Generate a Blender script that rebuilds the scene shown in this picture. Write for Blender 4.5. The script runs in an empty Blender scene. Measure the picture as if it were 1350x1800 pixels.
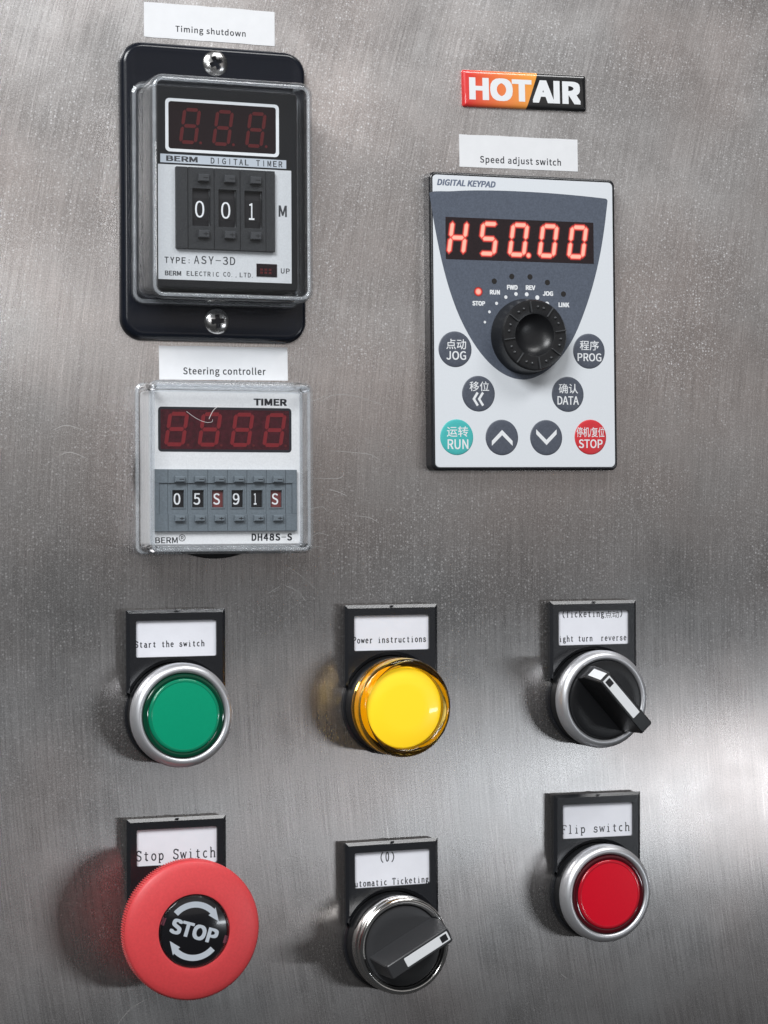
import bpy, bmesh, math, random
from mathutils import Matrix, Vector
from mathutils.geometry import tessellate_polygon
random.seed(7)
MM = 0.001
SC = bpy.context.scene
COL = SC.collection
R = math.radians

# ------------------------------------------------------------------ camera
cd = bpy.data.cameras.new('camera'); cam = bpy.data.objects.new('camera', cd); COL.objects.link(cam)
F = Vector((0.36005637, 0.93291562, 0.00527834)); RT = Vector((0.93292748, -0.36003492, -0.00460104)); UP = Vector((0.002392, -0.00658095, 0.99997548))
m = Matrix((RT, UP, -F)).transposed().to_4x4()
m.translation = Vector((-252.04, -653.04, -3.695)) * MM
cam.matrix_world = m
cd.sensor_fit = 'HORIZONTAL'; cd.sensor_width = 36; cd.lens = 109.18
cd.clip_start = 0.02; cd.clip_end = 50
SC.camera = cam

# ------------------------------------------------------------------ light of the room, plus added fill strips
w = bpy.data.worlds.new('World'); SC.world = w; w.use_nodes = True
w.node_tree.nodes['Background'].inputs[0].default_value = (0.95, 0.97, 1.0, 1)
w.node_tree.nodes['Background'].inputs[1].default_value = 0.035
SC.view_settings.view_transform = 'Standard'; SC.view_settings.look = 'None'
SC.view_settings.exposure = 0; SC.view_settings.gamma = 1
SC.cycles.use_denoising = True
SC.cycles.max_bounces = 10; SC.cycles.transmission_bounces = 8; SC.cycles.transparent_max_bounces = 16
SC.cycles.caustics_reflective = True; SC.cycles.caustics_refractive = True
SC.cycles.sample_clamp_indirect = 6

def lamp(name, pos, target, sx, sy, power, color=(1, 1, 1)):
    l = bpy.data.lights.new(name, 'AREA'); l.shape = 'RECTANGLE'; l.size = sx; l.size_y = sy
    l.energy = power; l.color = color
    o = bpy.data.objects.new(name, l); COL.objects.link(o)
    o.location = pos
    o.rotation_euler = (Vector(target) - Vector(pos)).to_track_quat('-Z', 'Y').to_euler()
    return o
lamp('key_lamp', (-0.62, -0.75, 0.68), (0, 0, 0), 0.50, 0.40, 12.3, (0.97, 0.985, 1.0))
lamp('front_lamp', (-0.32, -0.86, 0.20), (-0.05, 0, 0), 0.20, 0.12, 0.75, (0.98, 0.99, 1.0))
lamp('window_lamp', (1.07, -1.18, -0.24), (0.08, 0, -0.07), 0.42, 0.06, 1.65, (0.90, 0.95, 1.0))
lamp('gradient_fill_light', (0.42, -1.2, 0.60), (0, 0, 0.08), 1.4, 0.34, 0.13, (1.0, 0.985, 0.975))  # unseen strips added to grade the steel's brightness from the top down
lamp('gradient_fill_light', (0.42, -1.25, 0.30), (0, 0, 0.05), 1.4, 0.22, 0.42, (1.0, 0.945, 0.92))
lamp('gradient_fill_light', (0.42, -1.3, 0.08), (0, 0, 0.0), 1.4, 0.18, 0.26, (1.0, 0.955, 0.93))
lamp('overhead_lamp', (0.40, -0.68, 0.98), (0.05, 0, -0.03), 0.66, 0.22, 5.6, (1.0, 1.0, 1.0))

# ------------------------------------------------------------------ materials
def nodes(mat):
    mat.use_nodes = True
    return mat.node_tree.nodes, mat.node_tree.links, mat.node_tree.nodes['Principled BSDF']

def mk(name, base, rough=0.4, metal=0.0, coat=0.0, spec=0.5, emit=None, es=0.0, grain=0.0, gscale=2500, sss=0.0, mottle=0.0):
    mt = bpy.data.materials.new(name); N, L, P = nodes(mt)
    P.inputs['Base Color'].default_value = (*base, 1)
    P.inputs['Roughness'].default_value = rough
    P.inputs['Metallic'].default_value = metal
    P.inputs['Coat Weight'].default_value = coat
    P.inputs['Coat Roughness'].default_value = 0.05
    P.inputs['Specular IOR Level'].default_value = spec
    if sss:
        P.inputs['Subsurface Weight'].default_value = sss
        P.inputs['Subsurface Radius'].default_value = (0.002, 0.001, 0.001)
    if emit:
        P.inputs['Emission Color'].default_value = (*emit, 1); P.inputs['Emission Strength'].default_value = es
    tc = None
    if grain or mottle:
        tc = N.new('ShaderNodeTexCoord')
    if grain:
        nz = N.new('ShaderNodeTexNoise'); nz.inputs['Scale'].default_value = gscale; nz.inputs['Detail'].default_value = 3
        L.new(tc.outputs['Object'], nz.inputs['Vector'])
        b = N.new('ShaderNodeBump'); b.inputs['Strength'].default_value = grain; b.inputs['Distance'].default_value = 0.0002
        L.new(nz.outputs['Fac'], b.inputs['Height']); L.new(b.outputs['Normal'], P.inputs['Normal'])
    if mottle:
        nz2 = N.new('ShaderNodeTexNoise'); nz2.inputs['Scale'].default_value = gscale * 0.8; nz2.inputs['Detail'].default_value = 4
        L.new(tc.outputs['Object'], nz2.inputs['Vector'])
        mr = N.new('ShaderNodeMapRange'); mr.inputs['From Min'].default_value = 0.3; mr.inputs['From Max'].default_value = 0.7
        mr.inputs['To Min'].default_value = 1 - mottle; mr.inputs['To Max'].default_value = 1 + mottle
        L.new(nz2.outputs['Fac'], mr.inputs['Value'])
        mx = N.new('ShaderNodeVectorMath'); mx.operation = 'SCALE'; mx.inputs[0].default_value = base
        L.new(mr.outputs['Result'], mx.inputs['Scale']); L.new(mx.outputs[0], P.inputs['Base Color'])
    return mt

M = dict(
    black=mk('black_plastic', (0.012, 0.013, 0.016), 0.26, spec=0.85, grain=0.12, gscale=3000),
    blackfine=mk('black_plastic_smooth', (0.012, 0.0125, 0.014), 0.33, grain=0.12, gscale=4000),
    navy=mk('navy_black_plastic', (0.008, 0.010, 0.016), 0.22, grain=0.03, gscale=300),
    housing=mk('housing_black', (0.008, 0.009, 0.011), 0.35),
    thumbdark=mk('dark_thumbwheel_plastic', (0.026, 0.028, 0.031), 0.55, grain=0.6, gscale=2500, mottle=0.22),
    thumbgrey=mk('grey_thumbwheel_plastic', (0.16, 0.19, 0.215), 0.5, grain=0.4, gscale=2500, mottle=0.12),
    wheel=mk('wheel_black', (0.012, 0.012, 0.014), 0.4),
    wheelred=mk('wheel_red', (0.17, 0.045, 0.045), 0.4),
    white=mk('white_print', (0.85, 0.87, 0.89), 0.5),
    greyprint=mk('light_grey_print', (0.55, 0.60, 0.66), 0.4),
    ink=mk('black_ink', (0.012, 0.013, 0.02), 0.5),
    greyink=mk('grey_ink', (0.045, 0.048, 0.055), 0.5),
    blueink=mk('blue_grey_ink', (0.14, 0.17, 0.24), 0.5),
    paper=mk('white_paper', (0.82, 0.83, 0.85), 0.65, mottle=0.02, gscale=300),
    card=mk('white_card', (0.88, 0.89, 0.95), 0.4, mottle=0.02, gscale=300),
    silverpanel=mk('silver_panel', (0.68, 0.70, 0.72), 0.42, grain=0.15, mottle=0.05, gscale=2600),
    silverpanel2=mk('pale_silver_panel', (0.86, 0.865, 0.875), 0.42, grain=0.15, mottle=0.05, gscale=2600),
    membrane=mk('keypad_membrane', (0.77, 0.805, 0.845), 0.45, grain=0.05, mottle=0.015, gscale=2500),
    shield=mk('keypad_blue_grey', (0.095, 0.113, 0.15), 0.5, grain=0.1, mottle=0.16, gscale=2600),
    btn=mk('button_blue_grey', (0.088, 0.10, 0.13), 0.42, grain=0.1, mottle=0.14, gscale=2600),
    teal=mk('button_teal', (0.07, 0.50, 0.49), 0.42, mottle=0.04),
    redbtn=mk('button_red', (0.66, 0.035, 0.045), 0.42, mottle=0.04),
    display=mk('display_dark', (0.017, 0.009, 0.011), 0.4, mottle=0.3, gscale=2800),
    display1=mk('display_black_red', (0.008, 0.002, 0.004), 0.18),
    display2=mk('display_maroon', (0.055, 0.006, 0.012), 0.2, mottle=0.4, gscale=900),
    seg1=mk('segment_dim', (0.095, 0.008, 0.010), 0.35),
    seg2=mk('segment_red_unlit', (0.21, 0.014, 0.020), 0.35),
    ledoff=mk('led_off', (0.02, 0.018, 0.017), 0.4),
    satin=mk('satin_silver_ring', (0.80, 0.81, 0.84), 0.40, metal=0.82, grain=0.06, gscale=3500),
    chrome=mk('chrome_ring', (0.90, 0.89, 0.87), 0.14, metal=1.0),
    screw=mk('screw_steel', (0.66, 0.65, 0.64), 0.24, metal=1.0, grain=0.15, gscale=900),
    greenrim=mk('green_lens_rim', (0.002, 0.055, 0.028), 0.10, coat=0.6),
    greenedge=mk('green_lens_step', (0.003, 0.24, 0.125), 0.16, coat=0.4),
    green=mk('green_lens_face', (0.001, 0.335, 0.175), 0.36, spec=0.3, mottle=0.02, gscale=1500),
    redrim=mk('red_lens_rim', (0.07, 0.004, 0.008), 0.10, coat=0.6),
    rededge=mk('red_lens_step', (0.50, 0.008, 0.022), 0.16, coat=0.4),
    red=mk('red_lens_face', (0.70, 0.001, 0.018), 0.36, spec=0.3, mottle=0.02, gscale=1500),
    yellow=mk('yellow_diffuser', (0.95, 0.62, 0.03), 0.30, coat=0.5, emit=(1.0, 0.66, 0.0), es=0.42),
    stopred=mk('mushroom_red', (0.76, 0.072, 0.080), 0.42, grain=0.10, gscale=1800, sss=0.1, mottle=0.05),
    discblack=mk('disc_black', (0.010, 0.010, 0.012), 0.18, coat=0.4),
    pink=mk('pink_notch', (0.16, 0.05, 0.07), 0.3),
    greyblack=mk('lit_black_plastic', (0.042, 0.043, 0.046), 0.36, grain=0.12, gscale=4000),  # lighter copy of the black, painting overhead light on one selector
    tickm=mk('knob_tick', (0.055, 0.057, 0.061), 0.22),  # paler than the knob: highlights on the ticks put into the colour
    thumbbtn=mk('thumbwheel_button', (0.060, 0.063, 0.068), 0.35),
    rubber=mk('black_rubber', (0.008, 0.008, 0.009), 0.6),
    scratch=mk('scratched_steel', (0.58, 0.57, 0.56), 0.55, metal=0.7),
    hair=mk('pale_fibre', (0.75, 0.72, 0.72), 0.5),
    speck=mk('wear_white', (0.8, 0.8, 0.82), 0.5),
)

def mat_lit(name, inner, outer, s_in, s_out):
    """glowing LED bar: bright middle, with its halo painted as a dim skirt (mesh attribute 'core')"""
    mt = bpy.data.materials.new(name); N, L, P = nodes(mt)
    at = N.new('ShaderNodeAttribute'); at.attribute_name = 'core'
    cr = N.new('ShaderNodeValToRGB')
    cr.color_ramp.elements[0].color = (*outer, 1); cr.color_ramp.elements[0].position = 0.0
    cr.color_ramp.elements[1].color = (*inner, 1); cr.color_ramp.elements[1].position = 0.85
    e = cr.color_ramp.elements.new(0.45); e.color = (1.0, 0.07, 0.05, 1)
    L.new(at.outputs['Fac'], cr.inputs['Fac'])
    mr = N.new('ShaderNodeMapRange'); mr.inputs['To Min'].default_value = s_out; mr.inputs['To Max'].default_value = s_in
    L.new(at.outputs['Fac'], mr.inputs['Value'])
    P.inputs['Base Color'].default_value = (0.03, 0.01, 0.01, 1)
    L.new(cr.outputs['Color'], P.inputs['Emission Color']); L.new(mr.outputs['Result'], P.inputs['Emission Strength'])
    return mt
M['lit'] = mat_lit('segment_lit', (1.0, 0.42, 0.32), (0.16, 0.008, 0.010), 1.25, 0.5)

def mat_clear(name, tint=(0.97, 0.98, 0.99), haze=0.03, rough=0.03, ior=1.49, haze_col=(0.9, 0.92, 0.94)):
    """thin acrylic sheet: see-through, fresnel gloss, a little diffuse white mixed in"""
    mt = bpy.data.materials.new(name); mt.use_nodes = True; N = mt.node_tree.nodes; L = mt.node_tree.links; N.clear()
    out = N.new('ShaderNodeOutputMaterial'); tr = N.new('ShaderNodeBsdfTransparent'); tr.inputs[0].default_value = (*tint, 1)
    gl = N.new('ShaderNodeBsdfGlossy'); gl.inputs['Roughness'].default_value = rough
    ge = N.new('ShaderNodeNewGeometry'); dt = N.new('ShaderNodeVectorMath'); dt.operation = 'DOT_PRODUCT'
    L.new(ge.outputs['Normal'], dt.inputs[0]); L.new(ge.outputs['Incoming'], dt.inputs[1])
    def mth(op, a, b):
        n_ = N.new('ShaderNodeMath'); n_.operation = op
        for i_, v_ in enumerate((a, b)):
            if isinstance(v_, (int, float)): n_.inputs[i_].default_value = v_
            elif v_ is not None: L.new(v_, n_.inputs[i_])
        return n_.outputs[0]
    k_ = mth('POWER', mth('SUBTRACT', 1.0, mth('ABSOLUTE', dt.outputs['Value'], None)), 5.0)
    fres = mth('ADD', mth('MULTIPLY', k_, 0.92), ((ior - 1) / (ior + 1)) ** 2)
    df = N.new('ShaderNodeBsdfDiffuse'); df.inputs[0].default_value = (*haze_col, 1)
    tc = N.new('ShaderNodeTexCoord'); nz = N.new('ShaderNodeTexNoise'); nz.inputs['Scale'].default_value = 300; nz.inputs['Detail'].default_value = 2
    L.new(tc.outputs['Object'], nz.inputs['Vector'])
    mr = N.new('ShaderNodeMapRange'); mr.inputs['From Min'].default_value = 0.4; mr.inputs['From Max'].default_value = 0.75
    mr.inputs['To Min'].default_value = haze * 0.85; mr.inputs['To Max'].default_value = haze * 1.3
    L.new(nz.outputs['Fac'], mr.inputs['Value'])
    m1 = N.new('ShaderNodeMixShader'); L.new(mr.outputs['Result'], m1.inputs[0]); L.new(tr.outputs[0], m1.inputs[1]); L.new(df.outputs[0], m1.inputs[2])
    m2 = N.new('ShaderNodeMixShader'); L.new(fres, m2.inputs[0]); L.new(m1.outputs[0], m2.inputs[1]); L.new(gl.outputs[0], m2.inputs[2])
    L.new(m2.outputs[0], out.inputs[0])
    return mt
M['pane'] = mat_clear('clear_acrylic_pane', haze=0.003, ior=1.34)
M['pane_w'] = mat_clear('clear_acrylic_wall', haze=0.06, rough=0.03, ior=1.49)
M['pane_ww'] = mat_clear('frosty_acrylic_wall', tint=(0.985, 0.99, 0.995), haze=0.06, rough=0.04)

def mat_glass(name, col=(1, 1, 1), rough=0.02, ior=1.49):
    mt = bpy.data.materials.new(name); N, L, P = nodes(mt)
    P.inputs['Base Color'].default_value = (*col, 1); P.inputs['Roughness'].default_value = rough
    P.inputs['Transmission Weight'].default_value = 1.0; P.inputs['IOR'].default_value = ior
    return mt
M['edge'] = mat_clear('moulded_acrylic_edge', tint=(0.95, 0.97, 0.99), haze=0.20, rough=0.04)  # white haze paints the bright outlines along the cover edges
M['glass'] = mat_glass('clear_acrylic_solid', (0.985, 0.99, 1.0))
M['amber'] = mat_glass('amber_lens', (1.0, 0.70, 0.16), 0.03)
M['amber_front'] = mat_clear('amber_front', tint=(1.0, 0.93, 0.55), haze=0.0, rough=0.03)

def mat_badge():
    mt = bpy.data.materials.new('badge_print'); N, L, P = nodes(mt)
    tc = N.new('ShaderNodeTexCoord'); sp = N.new('ShaderNodeSeparateXYZ'); L.new(tc.outputs['Object'], sp.inputs[0])
    mr = N.new('ShaderNodeMapRange'); mr.inputs['From Min'].default_value = -0.021; mr.inputs['From Max'].default_value = 0.005
    L.new(sp.outputs['X'], mr.inputs['Value'])
    cr = N.new('ShaderNodeValToRGB'); el = cr.color_ramp.elements
    el[0].position = 0.05; el[0].color = (0.78, 0.035, 0.035, 1)
    el[1].position = 1.0; el[1].color = (0.95, 0.42, 0.06, 1)
    e = el.new(0.45); e.color = (0.90, 0.20, 0.055, 1)
    L.new(mr.outputs['Result'], cr.inputs['Fac'])
    # slanted border between the orange and the black half: x > 2.2 mm + 0.36 z
    mu = N.new('ShaderNodeMath'); mu.operation = 'MULTIPLY_ADD'; mu.inputs[1].default_value = -0.36; L.new(sp.outputs['Z'], mu.inputs[0]); L.new(sp.outputs['X'], mu.inputs[2])
    gt = N.new('ShaderNodeMath'); gt.operation = 'GREATER_THAN'; gt.inputs[1].default_value = 0.0022; L.new(mu.outputs[0], gt.inputs[0])
    mx = N.new('ShaderNodeMix'); mx.data_type = 'RGBA'; L.new(gt.outputs[0], mx.inputs['Factor']); L.new(cr.outputs['Color'], mx.inputs['A']); mx.inputs['B'].default_value = (0.010, 0.010, 0.011, 1)
    L.new(mx.outputs['Result'], P.inputs['Base Color'])
    P.inputs['Roughness'].default_value = 0.35; P.inputs['Coat Weight'].default_value = 1.0; P.inputs['Coat Roughness'].default_value = 0.04
    return mt
M['badge'] = mat_badge()

def mat_steel():
    mt = bpy.data.materials.new('brushed_steel'); N, L, P = nodes(mt)
    tc = N.new('ShaderNodeTexCoord'); sp = N.new('ShaderNodeSeparateXYZ'); L.new(tc.outputs['Object'], sp.inputs[0])
    def math_(op, a, b=None, c=None):
        n = N.new('ShaderNodeMath'); n.operation = op
        for i, v in enumerate((a, b, c)):
            if v is None: continue
            if isinstance(v, (int, float)): n.inputs[i].default_value = v
            else: L.new(v, n.inputs[i])
        return n.outputs[0]
    x, z = sp.outputs['X'], sp.outputs['Z']
    # the brushing follows a wide arc: slope dx/dz = 1.6 z + 0.045 (metres)
    bend = math_('MULTIPLY', z, math_('MULTIPLY_ADD', z, 0.80, 0.045))
    u = math_('SUBTRACT', x, bend)
    def comb(a, b, c=0.0):
        n = N.new('ShaderNodeCombineXYZ')
        for i, v in enumerate((a, b, c)):
            if isinstance(v, (int, float)): n.inputs[i].default_value = v
            else: L.new(v, n.inputs[i])
        return n.outputs[0]
    def noise(vec, scale, detail=3, rough=0.6):
        n = N.new('ShaderNodeTexNoise'); n.inputs['Scale'].default_value = scale; n.inputs['Detail'].default_value = detail; n.inputs['Roughness'].default_value = rough
        L.new(vec, n.inputs['Vector']); return n.outputs['Fac']
    def rng(v, a, b, c, d):
        n = N.new('ShaderNodeMapRange'); n.inputs[1].default_value = a; n.inputs[2].default_value = b; n.inputs[3].default_value = c; n.inputs[4].default_value = d
        L.new(v, n.inputs[0]); return n.outputs[0]
    fine = noise(comb(u, math_('MULTIPLY', z, 0.02)), 2000, 2, 0.6)
    mid = noise(comb(u, math_('MULTIPLY', z, 0.03), 3.0), 520, 3, 0.7)
    lines = noise(comb(u, math_('MULTIPLY', z, 0.025), 7.0), 2300, 1, 0.5)
    strong = rng(lines, 0.68, 0.78, 0.0, 1.0)
    grain = noise(comb(x, z, 5.0), 2500, 2, 0.7)
    blot = noise(comb(x, z, 1.0), 11, 3, 0.5)
    blot2 = noise(comb(x, z, 9.0), 28, 4, 0.6)
    # tone of the metal
    tone = math_('ADD', math_('ADD', rng(fine, 0.3, 0.7, -0.062, 0.062), rng(mid, 0.3, 0.7, -0.02, 0.02)), rng(grain, 0.3, 0.7, -0.11, 0.13))
    tone = math_('ADD', tone, rng(blot2, 0.35, 0.65, -0.03, 0.03))
    tone = math_('ADD', tone, math_('MULTIPLY', strong, 0.17))
    tone = math_('ADD', tone, 0.525)
    hue = N.new('ShaderNodeMix'); hue.data_type = 'RGBA'
    hue.inputs['A'].default_value = (1.01, 0.982, 0.970, 1); hue.inputs['B'].default_value = (1.045, 0.952, 0.915, 1)
    L.new(rng(blot, 0.4, 0.6, 0.0, 1.0), hue.inputs['Factor'])
    sc = N.new('ShaderNodeVectorMath'); sc.operation = 'SCALE'; L.new(hue.outputs['Result'], sc.inputs[0]); L.new(tone, sc.inputs['Scale'])
    # bright glints of the steel grain, painted as white, less metallic specks
    def glints(scale, lo, hi, dens):
        v = N.new('ShaderNodeTexVoronoi'); v.inputs['Scale'].default_value = scale; v.voronoi_dimensions = '2D'
        L.new(comb(x, z, 0.0), v.inputs['Vector'])
        near = rng(v.outputs['Distance'], lo, hi, 1.0, 0.0)
        s2 = N.new('ShaderNodeSeparateColor'); L.new(v.outputs['Color'], s2.inputs[0])
        pick = math_('GREATER_THAN', s2.outputs[0], dens)
        amp = rng(s2.outputs[1], 0.0, 1.0, 0.25, 1.0)
        return math_('MULTIPLY', math_('MULTIPLY', near, pick), amp)
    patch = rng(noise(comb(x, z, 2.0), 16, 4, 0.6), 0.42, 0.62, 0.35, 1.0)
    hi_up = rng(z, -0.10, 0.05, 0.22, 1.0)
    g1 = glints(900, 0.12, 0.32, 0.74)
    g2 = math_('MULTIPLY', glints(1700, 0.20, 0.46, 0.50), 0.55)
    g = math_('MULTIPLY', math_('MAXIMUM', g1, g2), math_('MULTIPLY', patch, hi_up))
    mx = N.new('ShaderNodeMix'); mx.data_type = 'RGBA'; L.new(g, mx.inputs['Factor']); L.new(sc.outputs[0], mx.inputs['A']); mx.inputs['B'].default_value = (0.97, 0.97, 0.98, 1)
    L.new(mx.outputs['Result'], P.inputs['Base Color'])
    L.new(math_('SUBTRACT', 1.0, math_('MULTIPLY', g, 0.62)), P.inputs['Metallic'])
    rgh = math_('ADD', rng(fine, 0.3, 0.7, 0.265, 0.29), rng(blot2, 0.35, 0.65, -0.03, 0.03))
    L.new(rgh, P.inputs['Roughness'])
    P.inputs['Anisotropic'].default_value = 0.95
    slope = math_('MULTIPLY_ADD', z, 1.6, 0.045)
    L.new(comb(1.0, 0.0, math_('MULTIPLY', slope, -1.0)), P.inputs['Tangent'])
    bp = N.new('ShaderNodeBump'); bp.inputs['Strength'].default_value = 0.05; bp.inputs['Distance'].default_value = 0.00006
    L.new(math_('ADD', math_('MULTIPLY', fine, 0.8), math_('MULTIPLY', grain, 0.5)), bp.inputs['Height'])
    bp2 = N.new('ShaderNodeBump'); bp2.inputs['Strength'].default_value = 1.0; bp2.inputs['Distance'].default_value = 0.0002
    L.new(noise(comb(x, z, 4.0), 9, 1, 0.4), bp2.inputs['Height']); L.new(bp.outputs[0], bp2.inputs['Normal'])
    L.new(bp2.outputs[0], P.inputs['Normal'])
    # coarse sanding marks scatter part of the light widely
    P2 = N.new('ShaderNodeBsdfPrincipled'); L.new(mx.outputs['Result'], P2.inputs['Base Color']); P2.inputs['Roughness'].default_value = 0.50
    P2.inputs['Metallic'].default_value = 1.0; L.new(bp.outputs[0], P2.inputs['Normal'])
    ms = N.new('ShaderNodeMixShader'); ms.inputs[0].default_value = 0.24; L.new(P.outputs[0], ms.inputs[1]); L.new(P2.outputs[0], ms.inputs[2])
    L.new(ms.outputs[0], N['Material Output'].inputs[0])
    return mt
M['steel'] = mat_steel()

# ------------------------------------------------------------------ mesh helpers (millimetres: x right, z up, h out of the wall)
class MB:
    def __init__(s): s.v = []; s.f = []; s.mi = []; s.cur = 0; s.core = []
    def add(s, vs, fs, core=None):
        o = len(s.v); s.v += vs
        s.core += (core if core else [0.0] * len(vs))
        for f in fs: s.f.append([i + o for i in f]); s.mi.append(s.cur)
    def mesh(s, name, mats, smooth=None, fix=True):
        me = bpy.data.meshes.new(name)
        me.from_pydata([(x * MM, -h * MM, z * MM) for x, z, h in s.v], [], s.f)
        for mt in mats: me.materials.append(mt)
        for p, i in zip(me.polygons, s.mi): p.material_index = i
        if any(s.core):
            a = me.attributes.new('core', 'FLOAT', 'POINT'); a.data.foreach_set('value', s.core)
        if fix:
            bm = bmesh.new(); bm.from_mesh(me); bmesh.ops.recalc_face_normals(bm, faces=bm.faces); bm.to_mesh(me); bm.free()
        else:
            bm = bmesh.new(); bm.from_mesh(me); bm.normal_update()
            for f in bm.faces:
                if f.normal.y > 0: f.normal_flip()
            bm.to_mesh(me); bm.free()
        if smooth:
            me.polygons.foreach_set('use_smooth', [True] * len(me.polygons)); me.set_sharp_from_angle(angle=R(smooth))
        me.update(); return me

def rr(hw, hh, r, n=6, cx=0, cz=0):
    pts = []
    for sx, sz, a0 in ((1, 1, 0), (-1, 1, 90), (-1, -1, 180), (1, -1, 270)):
        for k in range(n + 1):
            a = R(a0 + 90 * k / n); pts.append((cx + sx * (hw - r) + r * math.cos(a), cz + sz * (hh - r) + r * math.sin(a)))
    return pts
def circ(r, n=64, cx=0, cz=0, a0=0, a1=360):
    return [(cx + r * math.cos(R(a0 + (a1 - a0) * k / n)), cz + r * math.sin(R(a0 + (a1 - a0) * k / n))) for k in range(n)]
def area(p): return sum(p[i][0] * p[(i + 1) % len(p)][1] - p[(i + 1) % len(p)][0] * p[i][1] for i in range(len(p))) / 2
def inset(p, d):
    if area(p) < 0: p = p[::-1]
    n = len(p); out = []
    for i in range(n):
        a, b, c = Vector(p[i - 1]), Vector(p[i]), Vector(p[(i + 1) % n])
        e1 = (b - a).normalized(); e2 = (c - b).normalized()
        n1 = Vector((-e1.y, e1.x)); n2 = Vector((-e2.y, e2.x)); k = n1 + n2
        k = k / max(0.35, k.dot(n1)) if k.length > 1e-6 else n1
        q = b + k * d; out.append((q.x, q.y))
    return out
def plate(mb, outer, h0, h1, ch=0.0, holes=(), hole_floor=None, steps=1, drop=None, draft=0.0):
    """solid slab from h0 to h1 with a bevel of size ch along the front edge and open holes"""
    if area(outer) < 0: outer = outer[::-1]
    n = len(outer)
    dp_ = ch if drop is None else drop
    loops = [(inset(outer, draft) if draft else outer, h0), (outer, h1 - dp_)]
    if ch:
        for k in range(1, steps + 1):
            a = R(90 * k / steps)
            if steps == 1: loops.append((inset(outer, ch), h1))
            else: loops.append((inset(outer, ch * (1 - math.cos(a))), h1 - ch + ch * math.sin(a)))
    vs = []; fs = []
    for lp, h in loops: vs += [(x, z, h) for x, z in lp]
    for k in range(len(loops) - 1):
        for i in range(n):
            j = (i + 1) % n; fs.append([k * n + i, k * n + j, (k + 1) * n + j, (k + 1) * n + i])
    top0 = (len(loops) - 1) * n
    if not holes:
        fs.append([top0 + i for i in range(n)]); mb.add(vs, fs); return
    front = [Vector((x, z, 0)) for x, z in loops[-1][0]]
    polys = [front]; idx = list(range(top0, top0 + n))
    for hl in holes:
        m_ = len(hl); st = len(vs)
        vs += [(x, z, h1) for x, z in hl]; vs += [(x, z, hole_floor if hole_floor is not None else h0) for x, z in hl]
        idx += list(range(st, st + m_)); polys.append([Vector((x, z, 0)) for x, z in hl])
        for i in range(m_):
            j = (i + 1) % m_; fs.append([st + i, st + j, st + m_ + j, st + m_ + i])
    for t in tessellate_polygon(polys): fs.append([idx[i] for i in t])
    mb.add(vs, fs)
def flat(mb, poly, h):
    mb.add([(x, z, h) for x, z in poly], [list(range(len(poly)))])
def box(mb, x0, x1, z0, z1, h0, h1, ch=0.0):
    plate(mb, [(x0, z0), (x1, z0), (x1, z1), (x0, z1)], h0, h1, ch)
def lathe(mb, prof, n=96, cx=0, cz=0, cap0=False, cap1=False, rfun=None):
    vs = []; fs = []
    for r, h in prof:
        for k in range(n):
            a = 2 * math.pi * k / n; q = r if rfun is None else rfun(r, h, k)
            vs.append((cx + q * math.cos(a), cz + q * math.sin(a), h))
    for i in range(len(prof) - 1):
        for k in range(n):
            j = (k + 1) % n; fs.append([i * n + k, i * n + j, (i + 1) * n + j, (i + 1) * n + k])
    if cap0: fs.append(list(range(n)))
    if cap1: fs.append([(len(prof) - 1) * n + k for k in range(n)])
    mb.add(vs, fs)
def loft(mb, loops, capF=True, capB=False):
    n = len(loops[0][0]); vs = []; fs = []
    for lp, h in loops: vs += [(x, z, h) for x, z in lp]
    for k in range(len(loops) - 1):
        for i in range(n):
            j = (i + 1) % n; fs.append([k * n + i, k * n + j, (k + 1) * n + j, (k + 1) * n + i])
    if capF: fs.append([(len(loops) - 1) * n + i for i in range(n)])
    if capB: fs.append(list(range(n)))
    mb.add(vs, fs)
def ribbon(mb, pts, wd, h):
    """flat stroke of width wd along a polyline, mitred"""
    n = len(pts); L_ = []; R_ = []
    P_ = [Vector(p) for p in pts]
    for i in range(n):
        d1 = (P_[i] - P_[i - 1]).normalized() if i > 0 else (P_[1] - P_[0]).normalized()
        d2 = (P_[i + 1] - P_[i]).normalized() if i < n - 1 else d1
        n1 = Vector((-d1.y, d1.x)); n2 = Vector((-d2.y, d2.x)); k = n1 + n2
        k = k / max(0.5, k.dot(n1)) if k.length > 1e-6 else n1
        wi = wd[i] if isinstance(wd, (list, tuple)) else wd
        q = P_[i] + k * wi / 2; L_.append((q.x, q.y, h)); q = P_[i] - k * wi / 2; R_.append((q.x, q.y, h))
    mb.add(L_ + R_, [[i, i + 1, n + i + 1, n + i] for i in range(n - 1)])

# ------------------------------------------------------------------ object helpers
def tag(o, label=None, cat=None, group=None, kind=None):
    if label: o['label'] = label
    if cat: o['category'] = cat
    if group: o['group'] = group
    if kind: o['kind'] = kind
    return o
def thing(name, x, z, label, cat, group=None, rot=0.0):
    o = bpy.data.objects.new(name, None); COL.objects.link(o); o.empty_display_size = 0.005
    o.location = (x * MM, 0, z * MM); o.rotation_euler = (0, -R(rot), 0)
    return tag(o, label, cat, group)
def part(name, me, parent, x=0, z=0, h=0, rot=0.0, label=None, kind=None):
    o = bpy.data.objects.new(name, me); COL.objects.link(o); o.parent = parent
    o.location = (x * MM, -h * MM, z * MM); o.rotation_euler = (0, -R(rot), 0)
    return tag(o, label, None, None, kind)

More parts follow.
